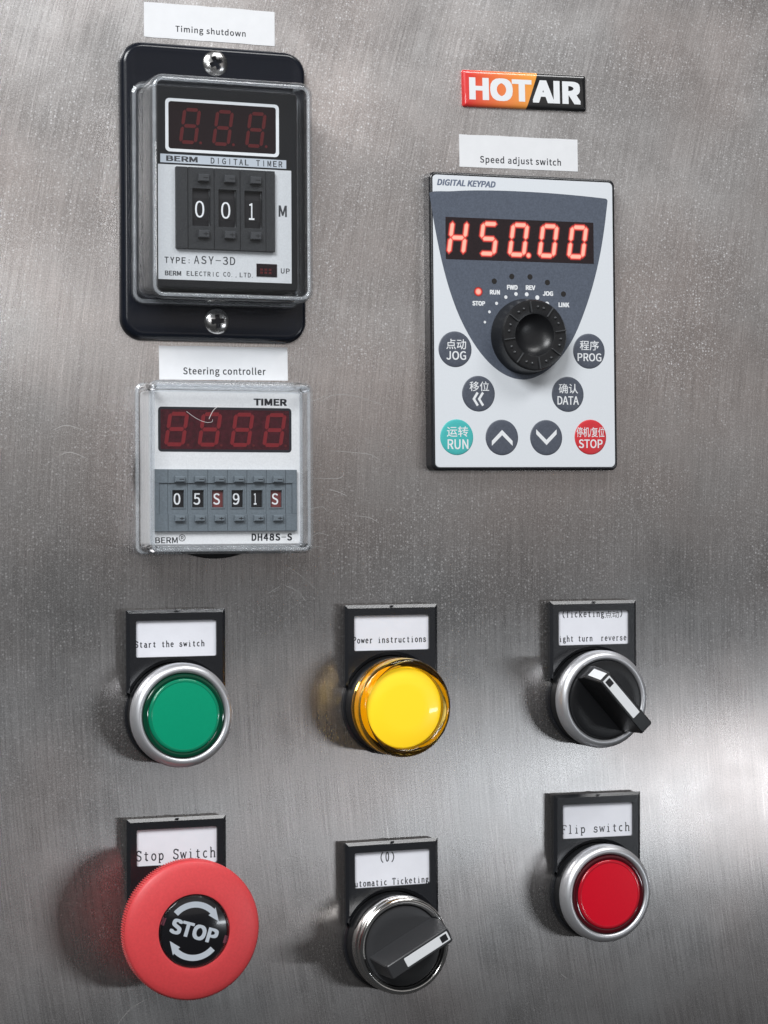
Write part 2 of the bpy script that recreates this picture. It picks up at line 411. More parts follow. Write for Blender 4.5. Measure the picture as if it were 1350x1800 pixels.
FONT = None
try:   # Blender's own bundled sans; its built-in letters serve if that is missing
    import os
    FONT = bpy.data.fonts.load(os.path.join(bpy.utils.system_resource('DATAFILES', path='fonts'), 'Noto Sans CJK Regular.woff2'))
except Exception:
    FONT = None
def text_mesh(s, mat, bold=0.0, shear=0.0, spacing=1.0):
    c = bpy.data.curves.new('lettering', 'FONT'); c.body = s; c.size = 1; c.font = FONT if FONT and all(ord(q) < 256 for q in s) else c.font; c.shear = shear; c.space_character = spacing
    c.resolution_u = 4; c.fill_mode = 'FRONT'
    o = bpy.data.objects.new('lettering', c); COL.objects.link(o)
    bpy.context.view_layer.update()
    me = bpy.data.meshes.new_from_object(o.evaluated_get(bpy.context.evaluated_depsgraph_get()))
    bpy.data.objects.remove(o); bpy.data.curves.remove(c)
    if bold > 0:   # thicken: copies pushed sideways and up, each a hair above the last
        bm = bmesh.new(); bm.from_mesh(me); src = list(bm.verts) + list(bm.edges) + list(bm.faces)
        for q, (dx, dy) in enumerate([(bold * a8, bold * .8 * b8) for a8 in (-1, 0, 1) for b8 in (-1, 0, 1) if a8 or b8]):
            d = bmesh.ops.duplicate(bm, geom=src)
            for v in d['geom']:
                if isinstance(v, bmesh.types.BMVert): v.co += Vector((dx, dy, 0.002 * (q + 1)))
        bm.to_mesh(me); bm.free()
    me.materials.clear(); me.materials.append(mat)
    return me
def fit_mesh(me, x0, z0, x1, z1, h=0.0):
    xs = [v.co.x for v in me.vertices]; ys = [v.co.y for v in me.vertices]
    a, b, c, d = min(xs), max(xs), min(ys), max(ys)
    for v in me.vertices:
        X = x0 + (v.co.x - a) / (b - a) * (x1 - x0); Z = z0 + (v.co.y - c) / max(1e-6, d - c) * (z1 - z0)
        v.co = (X * MM, -(h + v.co.z * 0.5) * MM, Z * MM)
    bm = bmesh.new(); bm.from_mesh(me); bm.normal_update()
    for f in bm.faces:
        if f.normal.y > 0: f.normal_flip()
    bm.to_mesh(me); bm.free(); me.update()
    return me
def text(s, parent, x0, z0, x1, z1, h, mat, bold=0.0, shear=0.0, name='lettering', rot=0, px=0, pz=0, spacing=1.0):
    """lettering whose outline fills the box x0..x1, z0..z1"""
    me = fit_mesh(text_mesh(s, mat, bold, shear, spacing), x0, z0, x1, z1)
    return part(name, me, parent, px, pz, h, rot)
def mono(s, parent, x0, z0, x1, z1, h, mat, bold=0.008, cw=0.72):
    """evenly spaced capitals, each letter stretched to its own cell"""
    n = len(s); adv = (x1 - x0) / (n - 1 + cw); mb_v = []; big = bpy.data.meshes.new('lettering'); bm = bmesh.new()
    for i, ch in enumerate(s):
        if ch == ' ': continue
        a = x0 + i * adv; b = a + adv * cw; lo, hi = z0, z1
        if ch == 'I': a, b = a + adv * cw * .40, b - adv * cw * .40
        if ch == '-': lo = z0 + (z1 - z0) * .45; hi = lo + (z1 - z0) * .09
        if ch == '.': a, b, hi = a, a + adv * .16, z0 + (z1 - z0) * .14
        if ch == ',': a, b, lo, hi = a, a + adv * .20, z0 - (z1 - z0) * .16, z0 + (z1 - z0) * .14
        if ch == ':': a, b, hi, lo = a + adv * .25, a + adv * .40, z0 + (z1 - z0) * .72, z0 + (z1 - z0) * .08
        me = fit_mesh(text_mesh(ch, mat, bold), a, lo, b, hi); bm.from_mesh(me); bpy.data.meshes.remove(me)
    bm.to_mesh(big); bm.free(); big.materials.append(mat)
    return part('lettering', big, parent, 0, 0, h)

# song-style serif letters drawn as strokes; cell 0..1 wide, capitals 1 high
def arc(cx, cz, rx, rz, a0, a1, n=8): return [(cx + rx * math.cos(R(a0 + (a1 - a0) * k / n)), cz + rz * math.sin(R(a0 + (a1 - a0) * k / n))) for k in range(n + 1)]
T1, T2 = 0.19, 0.14
def V(x, z0, z1): return (T1, [(x, z0), (x, z1)])
def Hh(z, x0, x1): return (T2, [(x0, z), (x1, z)])
G = {
 'S': [(T1, arc(.45, .74, .27, .22, 30, 250) + arc(.45, .25, .30, .24, 80, -150)), V(.74, .74, .95), V(.16, .05, .26)],
 'P': [V(.26, 0, .96), Hh(.96, .12, .5), (T1, [(.5, .96)] + arc(.5, .72, .28, .24, 90, -90)), Hh(.48, .26, .5), Hh(0, .12, .44)],
 'R': [V(.26, 0, .96), Hh(.96, .12, .5), (T1, arc(.5, .73, .26, .23, 90, -90)), Hh(.5, .26, .5), (T1, [(.46, .5), (.74, .02)]), Hh(0, .12, .40), Hh(0, .68, .88)],
 'T': [V(.47, 0, .96), Hh(.96, .12, .82), Hh(0, .32, .62), (T2, [(.12, .96), (.10, .76)]), (T2, [(.82, .96), (.84, .76)])],
 'F': [V(.28, 0, .96), Hh(.96, .14, .80), Hh(.5, .28, .58), (T2, [(.80, .96), (.82, .76)]), Hh(0, .14, .46), (T2, [(.58, .60), (.58, .40)])],
 'A': [(T2, [(.14, 0), (.46, .97)]), (T1, [(.46, .97), (.78, 0)]), Hh(.34, .25, .67), Hh(0, .04, .28), Hh(0, .64, .90)],
 't': [(T1, [(.42, .84), (.42, .16)] + arc(.56, .16, .14, .15, 180, 320, 5)), Hh(.62, .20, .70)],
 'a': [(T1, arc(.45, .46, .22, .17, 150, 0, 5) + [(.67, .12), (.74, .01), (.84, .05)]), (T1, [(.67, .40)] + arc(.44, .19, .24, .19, 80, 300, 8) + [(.67, .12)])],
 'r': [V(.32, 0, .62), Hh(.62, .16, .32), Hh(0, .16, .50), (T1, [(.32, .40)] + arc(.56, .40, .22, .22, 150, 50, 5))],
 'h': [V(.24, 0, .98), Hh(.98, .10, .24), (T1, [(.24, .46)] + arc(.49, .42, .22, .20, 150, 0, 6) + [(.71, 0)]), Hh(0, .12, .38), Hh(0, .60, .84)],
 'n': [V(.24, 0, .62), Hh(.62, .10, .24), (T1, [(.24, .44)] + arc(.49, .42, .22, .20, 150, 0, 6) + [(.71, 0)]), Hh(0, .12, .38), Hh(0, .60, .84)],
 'm': [V(.16, 0, .62), Hh(.62, .06, .16), (T1, [(.16, .46)] + arc(.32, .46, .15, .16, 150, 0, 5) + [(.47, 0)]), (T1, [(.47, .46)] + arc(.63, .46, .15, .16, 150, 0, 5) + [(.78, 0)]), Hh(0, .06, .24), Hh(0, .40, .54), Hh(0, .70, .88)],
 'u': [(T1, [(.24, .62), (.24, .20)] + arc(.46, .20, .22, .20, 180, 330, 6)), V(.70, 0, .62), Hh(.62, .10, .24), Hh(.62, .58, .70), Hh(.01, .70, .84)],
 'e': [(T2, [(.21, .35), (.73, .35)]), (T1, arc(.47, .33, .26, .31, 0, 320, 14))],
 'c': [(T1, arc(.48, .32, .27, .31, 50, 315, 12))],
 'o': [(T1, arc(.47, .32, .27, .31, 0, 360, 18))],
 's': [(T1, arc(.46, .48, .20, .15, 40, 250, 8) + arc(.46, .17, .24, .16, 70, -150, 8)), (T2, [(.68, .46), (.68, .62)]), (T2, [(.20, .02), (.20, .20)])],
 'w': [(T1, [(.10, .62), (.29, .02)]), (T2, [(.29, .02), (.47, .60)]), (T1, [(.47, .60), (.66, .02)]), (T2, [(.66, .02), (.84, .62)]), Hh(.62, .02, .22), Hh(.62, .74, .93)],
 'v': [(T1, [(.18, .62), (.47, .02)]), (T2, [(.47, .02), (.76, .62)]), Hh(.62, .08, .32), Hh(.62, .64, .88)],
 'i': [V(.47, 0, .62), Hh(.62, .28, .47), Hh(0, .26, .68), (.12, [(.45, .82), (.45, .93)])],
 'l': [V(.47, 0, .98), Hh(.98, .28, .47), Hh(0, .26, .68)],
 'k': [V(.24, 0, .98), Hh(.98, .10, .24), (T2, [(.26, .24), (.68, .60)]), (T1, [(.40, .36), (.72, .02)]), Hh(0, .12, .38), Hh(0, .60, .86), Hh(.62, .56, .80)],
 'p': [V(.24, -.26, .62), Hh(.62, .10, .24), (T1, [(.24, .48)] + arc(.48, .32, .24, .30, 120, -120, 10) + [(.24, .14)]), Hh(-.26, .12, .42)],
 'g': [(T1, arc(.43, .44, .21, .18, 0, 360, 12)), (T1, [(.30, .28), (.24, .16), (.36, .08)] + arc(.50, -.10, .28, .15, 70, -250, 12)), (T2, [(.58, .58), (.78, .66)])],
 '0': [(T1, arc(.47, .48, .22, .48, 0, 360, 18))],
 '(': [(T2 * 1.3, arc(1.15, .44, .72, .66, 122, 238, 8))],
 ')': [(T2 * 1.3, arc(-.20, .44, .72, .66, 58, -58, 8))],
}
def serif(s, parent, x0, z0, adv, cap, mat, h, rot=0.0, wgt=1.0, gap=''):
    mb = MB(); k = 0
    for i, ch in enumerate(s):
        for wd, pts in G.get(ch, ()):
            k += 1
            q = [(x0 + (i + px) * adv, z0 + pz * cap) for px, pz in pts]
            ribbon(mb, q, wd * wgt * (adv + cap) / 2, 0.0005 * (k % 7))
    return part('lettering', mb.mesh('lettering', [mat], fix=False), parent, 0, 0, h, rot)

# seven-segment digits
def seg_polys(wd, ht, t, sl, g=0.22):
    def P(x, z): return (x + sl * z, z)
    hx, m_ = t / 2, ht / 2
    def hbar(z):
        return [P(t * .62 + g, z), P(t * 1.0 + g, z + t / 2), P(wd - t * 1.0 - g, z + t / 2), P(wd - t * .62 - g, z), P(wd - t * 1.0 - g, z - t / 2), P(t * 1.0 + g, z - t / 2)]
    def vbar(x, z0, z1):
        return [P(x, z0 + g), P(x + t / 2, z0 + t * .5 + g), P(x + t / 2, z1 - t * .5 - g), P(x, z1 - g), P(x - t / 2, z1 - t * .5 - g), P(x - t / 2, z0 + t * .5 + g)]
    return dict(a=hbar(ht - hx), g=hbar(m_), d=hbar(hx), f=vbar(hx, m_, ht - hx * .6), b=vbar(wd - hx, m_, ht - hx * .6), e=vbar(hx, hx * .6, m_), c=vbar(wd - hx, hx * .6, m_))
def seg_mesh(poly, mat, lit=False):
    mb = MB()
    if not lit:
        plate(mb, poly, 0, 0.05); return mb.mesh('segment', [mat])
    cx = sum(p[0] for p in poly) / len(poly); cz = sum(p[1] for p in poly) / len(poly)
    # a glowing bar: bright core, and a red skirt painting the halo around it
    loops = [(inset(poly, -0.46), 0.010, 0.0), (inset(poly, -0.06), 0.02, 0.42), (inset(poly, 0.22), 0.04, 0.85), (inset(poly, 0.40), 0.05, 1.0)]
    n = len(poly); vs = []; core = []; fs = []
    for lp, h, c in loops: vs += [(x, z, h) for x, z in lp]; core += [c] * n
    for k in range(len(loops) - 1):
        for i in range(n):
            j = (i + 1) % n; fs.append([k * n + i, k * n + j, (k + 1) * n + j, (k + 1) * n + i])
    fs.append([(len(loops) - 1) * n + i for i in range(n)])
    mb.add(vs, fs, core); return mb.mesh('segment', [mat], fix=False)
def digits(parent, xs, z, wd, ht, t, sl, h, mat, shapes, lit=False, g=0.22):
    P_ = seg_polys(wd, ht, t, sl, g); cache = {k: seg_mesh(v, mat, lit) for k, v in P_.items()}
    for x, on in zip(xs, shapes):
        for k in on: part('segment', cache[k], parent, x, z, h)

# ------------------------------------------------------------------ the steel wall
mb = MB()
n = 40
plate(mb, [(-420, -420), (420, -420), (420, 420), (-420, 420)], -3, 0)
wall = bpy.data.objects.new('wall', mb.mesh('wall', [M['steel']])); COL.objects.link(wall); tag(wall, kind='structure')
def smooth_pts(pts, n=5):
    out = []
    for i in range(len(pts) - 1):
        p0 = Vector(pts[max(0, i - 1)]); p1 = Vector(pts[i]); p2 = Vector(pts[i + 1]); p3 = Vector(pts[min(len(pts) - 1, i + 2)])
        for k in range(n):
            t = k / n
            q = 0.5 * ((2 * p1) + (-p0 + p2) * t + (2 * p0 - 5 * p1 + 4 * p2 - p3) * t * t + (-p0 + 3 * p1 - 3 * p2 + p3) * t ** 3)
            out.append((q.x, q.y))
    out.append(pts[-1]); return out
SCR = [
 [(-27.1, 32.9), (-22, 33.2), (-17, 35.5)],
 [(-20, 32.9), (-16, 34.9), (-9, 34.7), (0.2, 32.1)],
 [(-17.5, 18.3), (-9, 17.8), (-4.2, 17.2), (-1.2, 15.6)],
 [(-24.5, 10.2), (-14.5, 10.1), (-12.8, 12.0)],
 [(-17.6, 6.9), (-14, 5.8), (-11.8, 4.7)],
 [(-26.5, 2.1), (-23.5, 1.1), (-19.8, 1.6), (-18.0, 0.2)],
 [(-10, -1.1), (-5, -1.6), (-1.8, -3.2)],
 [(-23.8, -8.0), (-21, -6.2), (-17.6, -7.0)],
 [(-30.5, -16.2), (-26, -19.2), (-20.5, -24)],
 [(-37, -24), (-33, -21.8)], [(-31.5, -21.6), (-27.5, -23.5), (-25, -26.4)],
 [(-26, -11.5), (-22, -10.2), (-18.5, -10.6)],
 [(-101, 23.6), (-97, 25.0), (-92, 23.6)], [(-100, 15.9), (-96, 17.3), (-90.5, 15.3)],
 [(-83.2, -147.5), (-79, -143), (-74, -140.4)],
 [(20.2, -101.5), (22.2, -102.6), (23.4, -104.8)], [(17.5, -113.5), (19.8, -116.5), (20.4, -121)], [(24, -104), (25.3, -106)],
 [(8.2, 54.5), (6.8, 50.5), (9.2, 47.2)], [(58, -143), (60, -144.6)], [(85, 73), (88, 68), (93, 64)],
]
for s in SCR:
    mb = MB(); pts = smooth_pts(s, 6); k = len(pts)
    wd = [0.04 + 0.13 * math.sin(math.pi * (i + .5) / k) * random.uniform(.6, 1.1) for i in range(k)]
    ribbon(mb, pts, wd, 0.006)
    part('scratch', mb.mesh('scratch', [M['scratch']], fix=False), wall)

# ------------------------------------------------------------------ paper strips
def strip(x0, z0, x1, z1, words, tb, label, rot=0):
    cx, cz = (x0 + x1) / 2, (z0 + z1) / 2
    t = thing('paper_label', cx, cz, label, 'paper label', 'white paper label strips', rot)
    hw, hh = (x1 - x0) / 2, (z1 - z0) / 2
    mb = MB(); rnd = random.Random(hash(words) % 97 if False else len(words))
    pts = []
    for k in range(13): pts.append((-hw + 2 * hw * k / 12, -hh + rnd.uniform(-.06, .06)))
    for k in range(13): pts.append((hw - 2 * hw * k / 12, hh + rnd.uniform(-.10, .10)))
    plate(mb, pts, 0.02, 0.16)
    part('paper', mb.mesh('paper', [M['paper']]), t)
    text(words, t, tb[0] - cx, tb[1] - cz, tb[2] - cx, tb[3] - cz, 0.175, M['ink'], bold=0.006, spacing=1.06)
    return t
strip(-73.8, 137.75, -34.0, 147.9, 'Timing shutdown', (-64.4, 139.3, -43.0, 141.75), 'white paper strip reading Timing shutdown above the tall timer')
strip(-69.7, 38.75, -30.4, 48.6, 'Steering controller', (-62.5, 39.7, -37.3, 42.5), 'white paper strip reading Steering controller between the two timers', 0.6)
strip(25.1, 105.4, 65.0, 115.3, 'Speed adjust switch', (31.9, 106.3, 59.2, 109.1), 'white paper strip reading Speed adjust switch above the keypad', 0.8)

# ------------------------------------------------------------------ HOT AIR badge
t = thing('badge', 46.75, 129.5, 'glossy red, orange and black badge reading HOT AIR above the keypad', 'badge', rot=1.2)
mb = MB(); o = rr(20.85, 5.65, 0.7, 4)
loft(mb, [(rr(20.85 - d, 5.65 - d, max(.12, .7 - d), 4), h) for d, h in ((0, .02), (0, .55), (.10, .8), (.35, 1.08), (.75, 1.32), (1.3, 1.46), (2.1, 1.52))])
part('body', mb.mesh('body', [M['badge']], smooth=50), t)
text('HOT', t, -18.9, -3.6, 2.0, 3.35, 1.535, M['white'], bold=0.020)
text('AIR', t, 2.3, -3.6, 18.7, 3.35, 1.535, M['white'], bold=0.020)

# ------------------------------------------------------------------ Phillips screw head
def screw_mesh():
    mb = MB(); n, rings = 144, 48; RR = 3.75; vs = []; fs = []
    def hgt(x, z):
        r = math.hypot(x, z) / RR
        h = 2.1 * math.sqrt(max(0, 1 - (r * .93) ** 2)) - 0.78
        wd = 0.56
        a = max(abs(x) - wd, 0) / .12; b = max(abs(z) - wd, 0) / .12
        arm = max(0, 1 - a) if abs(z) < 1.95 else 0; arm2 = max(0, 1 - b) if abs(x) < 1.95 else 0
        d = max(arm, arm2); cc = max(0, 1 - (abs(x) + abs(z) - 0.9) / .4) if abs(x) + abs(z) < 1.3 else 0
        return h * 0.82 - 1.25 * max(d, min(1, cc)) * (1 - 0.35 * r)
    vs.append((0, 0, hgt(0, 0)))
    for i in range(1, rings + 1):
        r = RR * (i / rings)
        for k in range(n):
            a = 2 * math.pi * k / n; x, z = r * math.cos(a), r * math.sin(a); vs.append((x, z, hgt(x, z)))
    for k in range(n): fs.append([0, 1 + k, 1 + (k + 1) % n])
    for i in range(rings - 1):
        for k in range(n):
            j = (k + 1) % n; fs.append([1 + i * n + k, 1 + i * n + j, 1 + (i + 1) * n + j, 1 + (i + 1) * n + k])
    st = len(vs); vs += [(RR * math.cos(2 * math.pi * k / n), RR * math.sin(2 * math.pi * k / n), -0.4) for k in range(n)]
    for k in range(n):
        j = (k + 1) % n; fs.append([1 + (rings - 1) * n + k, 1 + (rings - 1) * n + j, st + j, st + k])
    mb.add(vs, fs); return mb.mesh('screw', [M['screw']], smooth=35, fix=False)

# ------------------------------------------------------------------ thumbwheel parts
def nub(mb, w_, d_, h0, h1):
    plate(mb, [(-w_, -d_), (w_, -d_), (w_, d_), (-w_, d_)], h0, h1, 0.22)
def sign_button(parent, x, z, h, w_, d_, hh, plus, mat):
    key = (w_, d_, hh, plus, mat.name)
    if key not in CACHE:
        mb = MB(); nub(mb, w_, d_, 0, hh)
        mb.cur = 1; a = d_ * .50
        box(mb, -w_ * .15, w_ * .75, -0.12, 0.12, hh, hh + 0.02)
        if plus: box(mb, w_ * .3 - 0.12, w_ * .3 + 0.12, -a, -0.125, hh, hh + 0.02); box(mb, w_ * .3 - 0.12, w_ * .3 + 0.12, 0.125, a, hh, hh + 0.02)
        CACHE[key] = mb.mesh('button', [mat, M['wheel']])
    return part('button', CACHE[key], parent, x, z, h)
CACHE = {}

# ------------------------------------------------------------------ tall digital timer
T1x, T1z = -53.4, 92.8
t = thing('digital_timer', T1x, T1z, 'tall black digital timer under a clear cover, showing 001 on dark thumbwheels', 'timer', 'timers under clear covers')
mb = MB(); o = rr(28.1, 43.0, 6.5, 10)
loft(mb, [(o, 0.0), (o, 1.6), (inset(o, 0.25), 2.5), (inset(o, 0.8), 3.1), (inset(o, 1.6), 3.4), (inset(o, 2.4), 3.35), (inset(o, 3.0), 3.2)])
part('mounting_plate', mb.mesh('mounting_plate', [M['navy']], smooth=50), t)
sm = screw_mesh()
part('screw', sm, t, 0.1, 38.0, 3.3, rot=28); part('screw', sm, t, 0.3, -37.2, 3.3, rot=6)
hz = -0.6
mb = MB(); o = rr(21.6, 28.8, 1.2, 4, 0.0, hz + 0.4)
plate(mb, o, 3.2, 14.0, 0.5)
part('housing', mb.mesh('housing', [M['housing']]), t)
hf = 14.0
# silver lower label, frame and strip
sx0, sx1 = -20.3, 19.6
mb = MB(); plate(mb, [(sx0, -26.6), (sx1, -26.6), (sx1, 6.1), (sx0, 6.1)], hf, hf + 0.12)
fp = part('face_panel', mb.mesh('face_panel', [M['silverpanel']]), t)
text('BERM', fp, -18.4, -25.5, -13.6, -24.15, hf + 0.14, M['greyink'], bold=0.012)
mono('ELECTRIC', fp, -12.0, -25.4, -2.4, -24.05, hf + 0.14, M['greyink'])
mono('CO.,LTD.', fp, -1.1, -25.3, 8.4, -23.95, hf + 0.14, M['greyink'])
mono('TYPE:', fp, -18.5, -22.0, -10.6, -20.2, hf + 0.14, M['greyink'])
mono('ASY-3D', fp, -9.8, -21.9, 2.5, -19.6, hf + 0.14, M['greyink'], bold=0.004)
mono('UP', fp, 16.3, -23.8, 19.0, -22.3, hf + 0.14, M['greyink'])
text('M', fp, 15.7, -7.4, 18.2, -4.1, hf + 0.14, M['greyink'], bold=0.01)
mb = MB(); box(mb, 8.9, 15.1, -24.9, -21.2, hf + 0.12, hf + 0.5, 0.2); mb.cur = 1
for i in range(3):
    for j in range(2): box(mb, 9.9 + i * 1.3, 10.7 + i * 1.3, -24.1 + j * .9, -23.5 + j * .9, hf + .5, hf + .52)
part('indicator', mb.mesh('indicator', [M['display1'], M['seg1']]), t)
mb = MB(); ofr = rr(17.0, 7.6, 1.2, 5, -1.1, 17.4); inn = rr(16.1, 6.75, .8, 5, -1.1, 17.4)
plate(mb, ofr, hf, hf + 0.15, 0, holes=[inn], hole_floor=hf)
part('display_frame', mb.mesh('display_frame', [M['white']]), t)
mb = MB(); plate(mb, rr(15.95, 6.6, .7, 5, -1.1, 17.4), hf, hf + 0.10)
dp = part('display', mb.mesh('display', [M['display1']]), t)
digits(dp, [-14.2, -4.4, 5.5], 12.2, 5.35, 10.3, 1.0, 0.14, hf + 0.105, M['seg1'], ['abcdefg'] * 3)
dotm = MB(); plate(dotm, circ(0.42, 14), 0, 0.04); dotm = dotm.mesh('dot', [M['seg1']])
for x in (-7.7, 2.1, 12.0): part('dot', dotm, dp, x, 12.7, hf + 0.105)
mb = MB(); plate(mb, [(-19.6, 6.6), (18.1, 6.6), (18.1, 9.05), (-19.6, 9.05)], hf, hf + 0.12)
nm = part('name_strip', mb.mesh('name_strip', [M['greyprint']]), t)
text('BERM', nm, -17.9, 7.05, -8.6, 8.6, hf + 0.14, M['greyink'], bold=0.014)
mono('DIGITAL TIMER', nm, -4.7, 6.95, 16.9, 8.65, hf + 0.14, M['greyink'], cw=0.66)
# three thumbwheels
cx0 = [-8.1 + 7.78 * k for k in (-1.0, 0, 1)]; cx0 = [-7.95, -0.18, 7.6]
cw = 7.66; ch = 11.65; cz = -6.15
mb = MB(); plate(mb, rr(cw / 2, ch, 0.1, 1), 0, 1.3, 0.12, holes=[rr(2.7, 5.35, 0.15, 2, .05, .3)], hole_floor=0.0)
thm = mb.mesh('thumbwheel', [M['thumbdark']])
mb = MB()
for k in range(9):   # wheel facet band seen in the opening
    pass
mb.add([(-2.6, -5.2, 0.1), (2.6, -5.2, 0.1), (2.6, -3.2, .35), (-2.6, -3.2, .35), (2.6, 3.0, .35), (-2.6, 3.0, .35), (2.6, 5.6, .05), (-2.6, 5.6, .05)], [[0, 1, 2, 3], [3, 2, 4, 5], [5, 4, 6, 7]])
box(mb, -0.9, 1.5, -2.9, 2.6, .35, .55)
whm = mb.mesh('number_wheel', [M['wheel']], fix=False)
for x, d in zip(cx0, '001'):
    th = part('thumbwheel', thm, t, x, cz, hf + 0.12)
    part('number_wheel', whm, th)
    text(d, th, -1.65 if d == '0' else -1.1, -2.6, 1.1 if d == '0' else .55, 2.2, 0.58, M['white'], bold=0.0)
    sign_button(th, 0.5, 8.6, 1.3, 1.65, 1.05, 1.3, False, M['thumbbtn']); sign_button(th, 0.5, -7.4, 1.3, 1.65, 1.05, 1.3, True, M['thumbbtn'])
for x, wd in ((-13.6, 3.4), (12.85, 2.7)):
    mb = MB(); plate(mb, rr(wd / 2, ch, 0.15, 2), 0, 1.3, 0.12)
    part('end_plate', mb.mesh('end_plate', [M['thumbdark']]), t, x, cz, hf + 0.12)

def cover(parent, bw, bh, fw, fh, r, h0, h1, cz, wallmat, round_=1.8, th=1.3):
    """clear box: side walls as real solid acrylic, front as a pane"""
    mb = MB(); ob = rr(bw, bh, r, 8, 0, cz)
    def at(hw, hh, d=0.0): return rr(hw - d, hh - d, max(.4, r - d), 8, 0, cz)
    out = [(at(bw + .6, bh + .6), h0), (at(bw + .6, bh + .6), h0 + 1.6), (at(bw, bh), h0 + 2.0), (at(fw, fh), h1 - round_)]
    for k in range(1, 5):
        a = R(90 * k / 5); out.append((at(fw, fh, round_ * (1 - math.cos(a))), h1 - round_ + round_ * math.sin(a)))
    out.append((at(fw, fh, round_), h1)); 
    inn = [(at(fw, fh, round_ + .1), h1 - .9 * th), (at(fw, fh, th), h1 - round_ - .2), (at(bw, bh, th), h0 + 2.0), (at(bw, bh, th), h0)]
    mb2 = MB(); loft(mb2, out, capF=False)
    part('cover_shell', mb2.mesh('cover_shell', [wallmat], smooth=40), parent)
    mb3 = MB(); loft(mb3, inn[::-1], capF=False)
    part('cover_lining', mb3.mesh('cover_lining', [wallmat], smooth=40), parent)
    mb4 = MB(); flat(mb4, at(fw, fh, round_), h1)
    part('cover_pane', mb4.mesh('cover_pane', [M['pane']], fix=False), parent)
    # solid bead round the front edge and round the foot
    def bead(hw, hh, h, rr_, name):
        mb5 = MB(); path = rr(hw, hh, max(.5, r - 1.2), 8, 0, cz); n = len(path); q = 8; vs = []; fs = []
        for i in range(n):
            a_, b_ = Vector(path[i - 1]), Vector(path[(i + 1) % n]); d = (b_ - a_).normalized(); nr = Vector((d.y, -d.x))
            for k in range(q):
                an = 2 * math.pi * k / q; vs.append((path[i][0] + nr.x * rr_ * math.cos(an), path[i][1] + nr.y * rr_ * math.cos(an), h + rr_ * math.sin(an)))
        for i in range(n):
            for k in range(q):
                j = (i + 1) % n; l = (k + 1) % q; fs.append([i * q + k, j * q + k, j * q + l, i * q + l])
        mb5.add(vs, fs); part(name, mb5.mesh(name, [M['edge']], smooth=60), parent)
    bead(fw - 1.25, fh - 1.25, h1 - 1.2, .5, 'cover_bead'); 
    return bead
bd = cover(t, 25.0, 31.4, 24.2, 31.7, 3.8, 3.5, 21.0, -1.0, M['pane_w'])
bd(24.6, 31.0, 4.4, .6, 'cover_foot')

# ------------------------------------------------------------------ square timer
T2x, T2z = -53.1, 12.6
t = thing('digital_timer', T2x, T2z, 'square silver-faced timer under a clear cover, with six grey thumbwheels', 'timer', 'timers under clear covers')
mb = MB(); lathe(mb, [(24.2, 0.02), (24.2, 0.9), (23.9, 1.2)], 96, 0, -1.9, cap1=True)
part('gasket', mb.mesh('gasket', [M['rubber']], smooth=40), t)
mb = MB(); plate(mb, rr(22.7, 22.3, 1.0, 4), 1.2, 12.0, .4)
part('housing', mb.mesh('housing', [M['silverpanel2']]), t)
hf = 12.0
mb = MB(); plate(mb, rr(22.2, 21.7, .8, 4), hf, hf + 0.2)
fp = part('face_panel', mb.mesh('face_panel', [M['silverpanel2']]), t)
text('TIMER', fp, 8.2, 18.2, 18.3, 20.2, hf + .22, M['ink'], bold=0.018)
text('BERM', fp, -21.3, -21.4, -14.7, -19.7, hf + .22, M['ink'], bold=0.006)
text('®', fp, -14.4, -20.9, -12.4, -18.9, hf + .22, M['ink'])
mono('DH48S-S', fp, 7.4, -20.9, 19.7, -18.8, hf + .22, M['ink'], bold=0.014, cw=.80)
mb = MB(); plate(mb, rr(20.0, 6.4, 1.0, 5), 0, .08, 0); plate(mb, rr(19.3, 5.7, .3, 3), .08, .10)
mb.mi = [0 if i < len(mb.f) // 1 and mb.v[mb.f[i][0]][2] < .079 or all(mb.v[q][2] <= .081 for q in mb.f[i]) else 1 for i in range(len(mb.f))]
dp = part('display', mb.mesh('display', [M['ink'], M['display2']]), t, -.35, 11.1, hf + .2)
digits(dp, [-18.4, -8.5, 1.2, 11.0], -4.9, 6.1, 9.85, 1.12, 0.155, .105, M['seg2'], ['abcdefg'] * 4, g=0.12)
dotm = MB(); plate(dotm, circ(0.40, 14), 0, 0.03); dotm = dotm.mesh('dot', [M['seg1']])
for x in (-11.2, -1.3, 8.4, 18.2): part('dot', dotm, dp, x, -4.5, .105)
CW = 5.88; c0 = -17.8 + CW / 2; bz0, bz1 = -18.0, -.4
mb = MB(); g_ = CW / 2 - .04
box(mb, -g_, g_, 4.0 + .9, 8.85, 0, 1.2, .08); box(mb, -g_, g_, -8.85, -3.95, 0, 1.2, .08)
plate(mb, [(-g_, -3.94), (g_, -3.94), (g_, 4.89), (-g_, 4.89)], 0, .75, .05, holes=[rr(1.75, 2.5, .1, 1, .1, .45)], hole_floor=0.0)
plate(mb, rr(2.15, 2.9, .1, 1, .1, .45), .75, .95, .06, holes=[rr(1.75, 2.5, .1, 1, .1, .45)], hole_floor=.7)
thm = mb.mesh('thumbwheel', [M['thumbgrey']])
wm = {}
for nme, mt in (('k', M['wheel']), ('r', M['wheelred'])):
    mb = MB(); plate(mb, [(-1.7, -2.0), (1.8, -2.0), (1.8, 2.9), (-1.7, 2.9)], 0, .12); wm[nme] = mb.mesh('number_wheel', [mt])
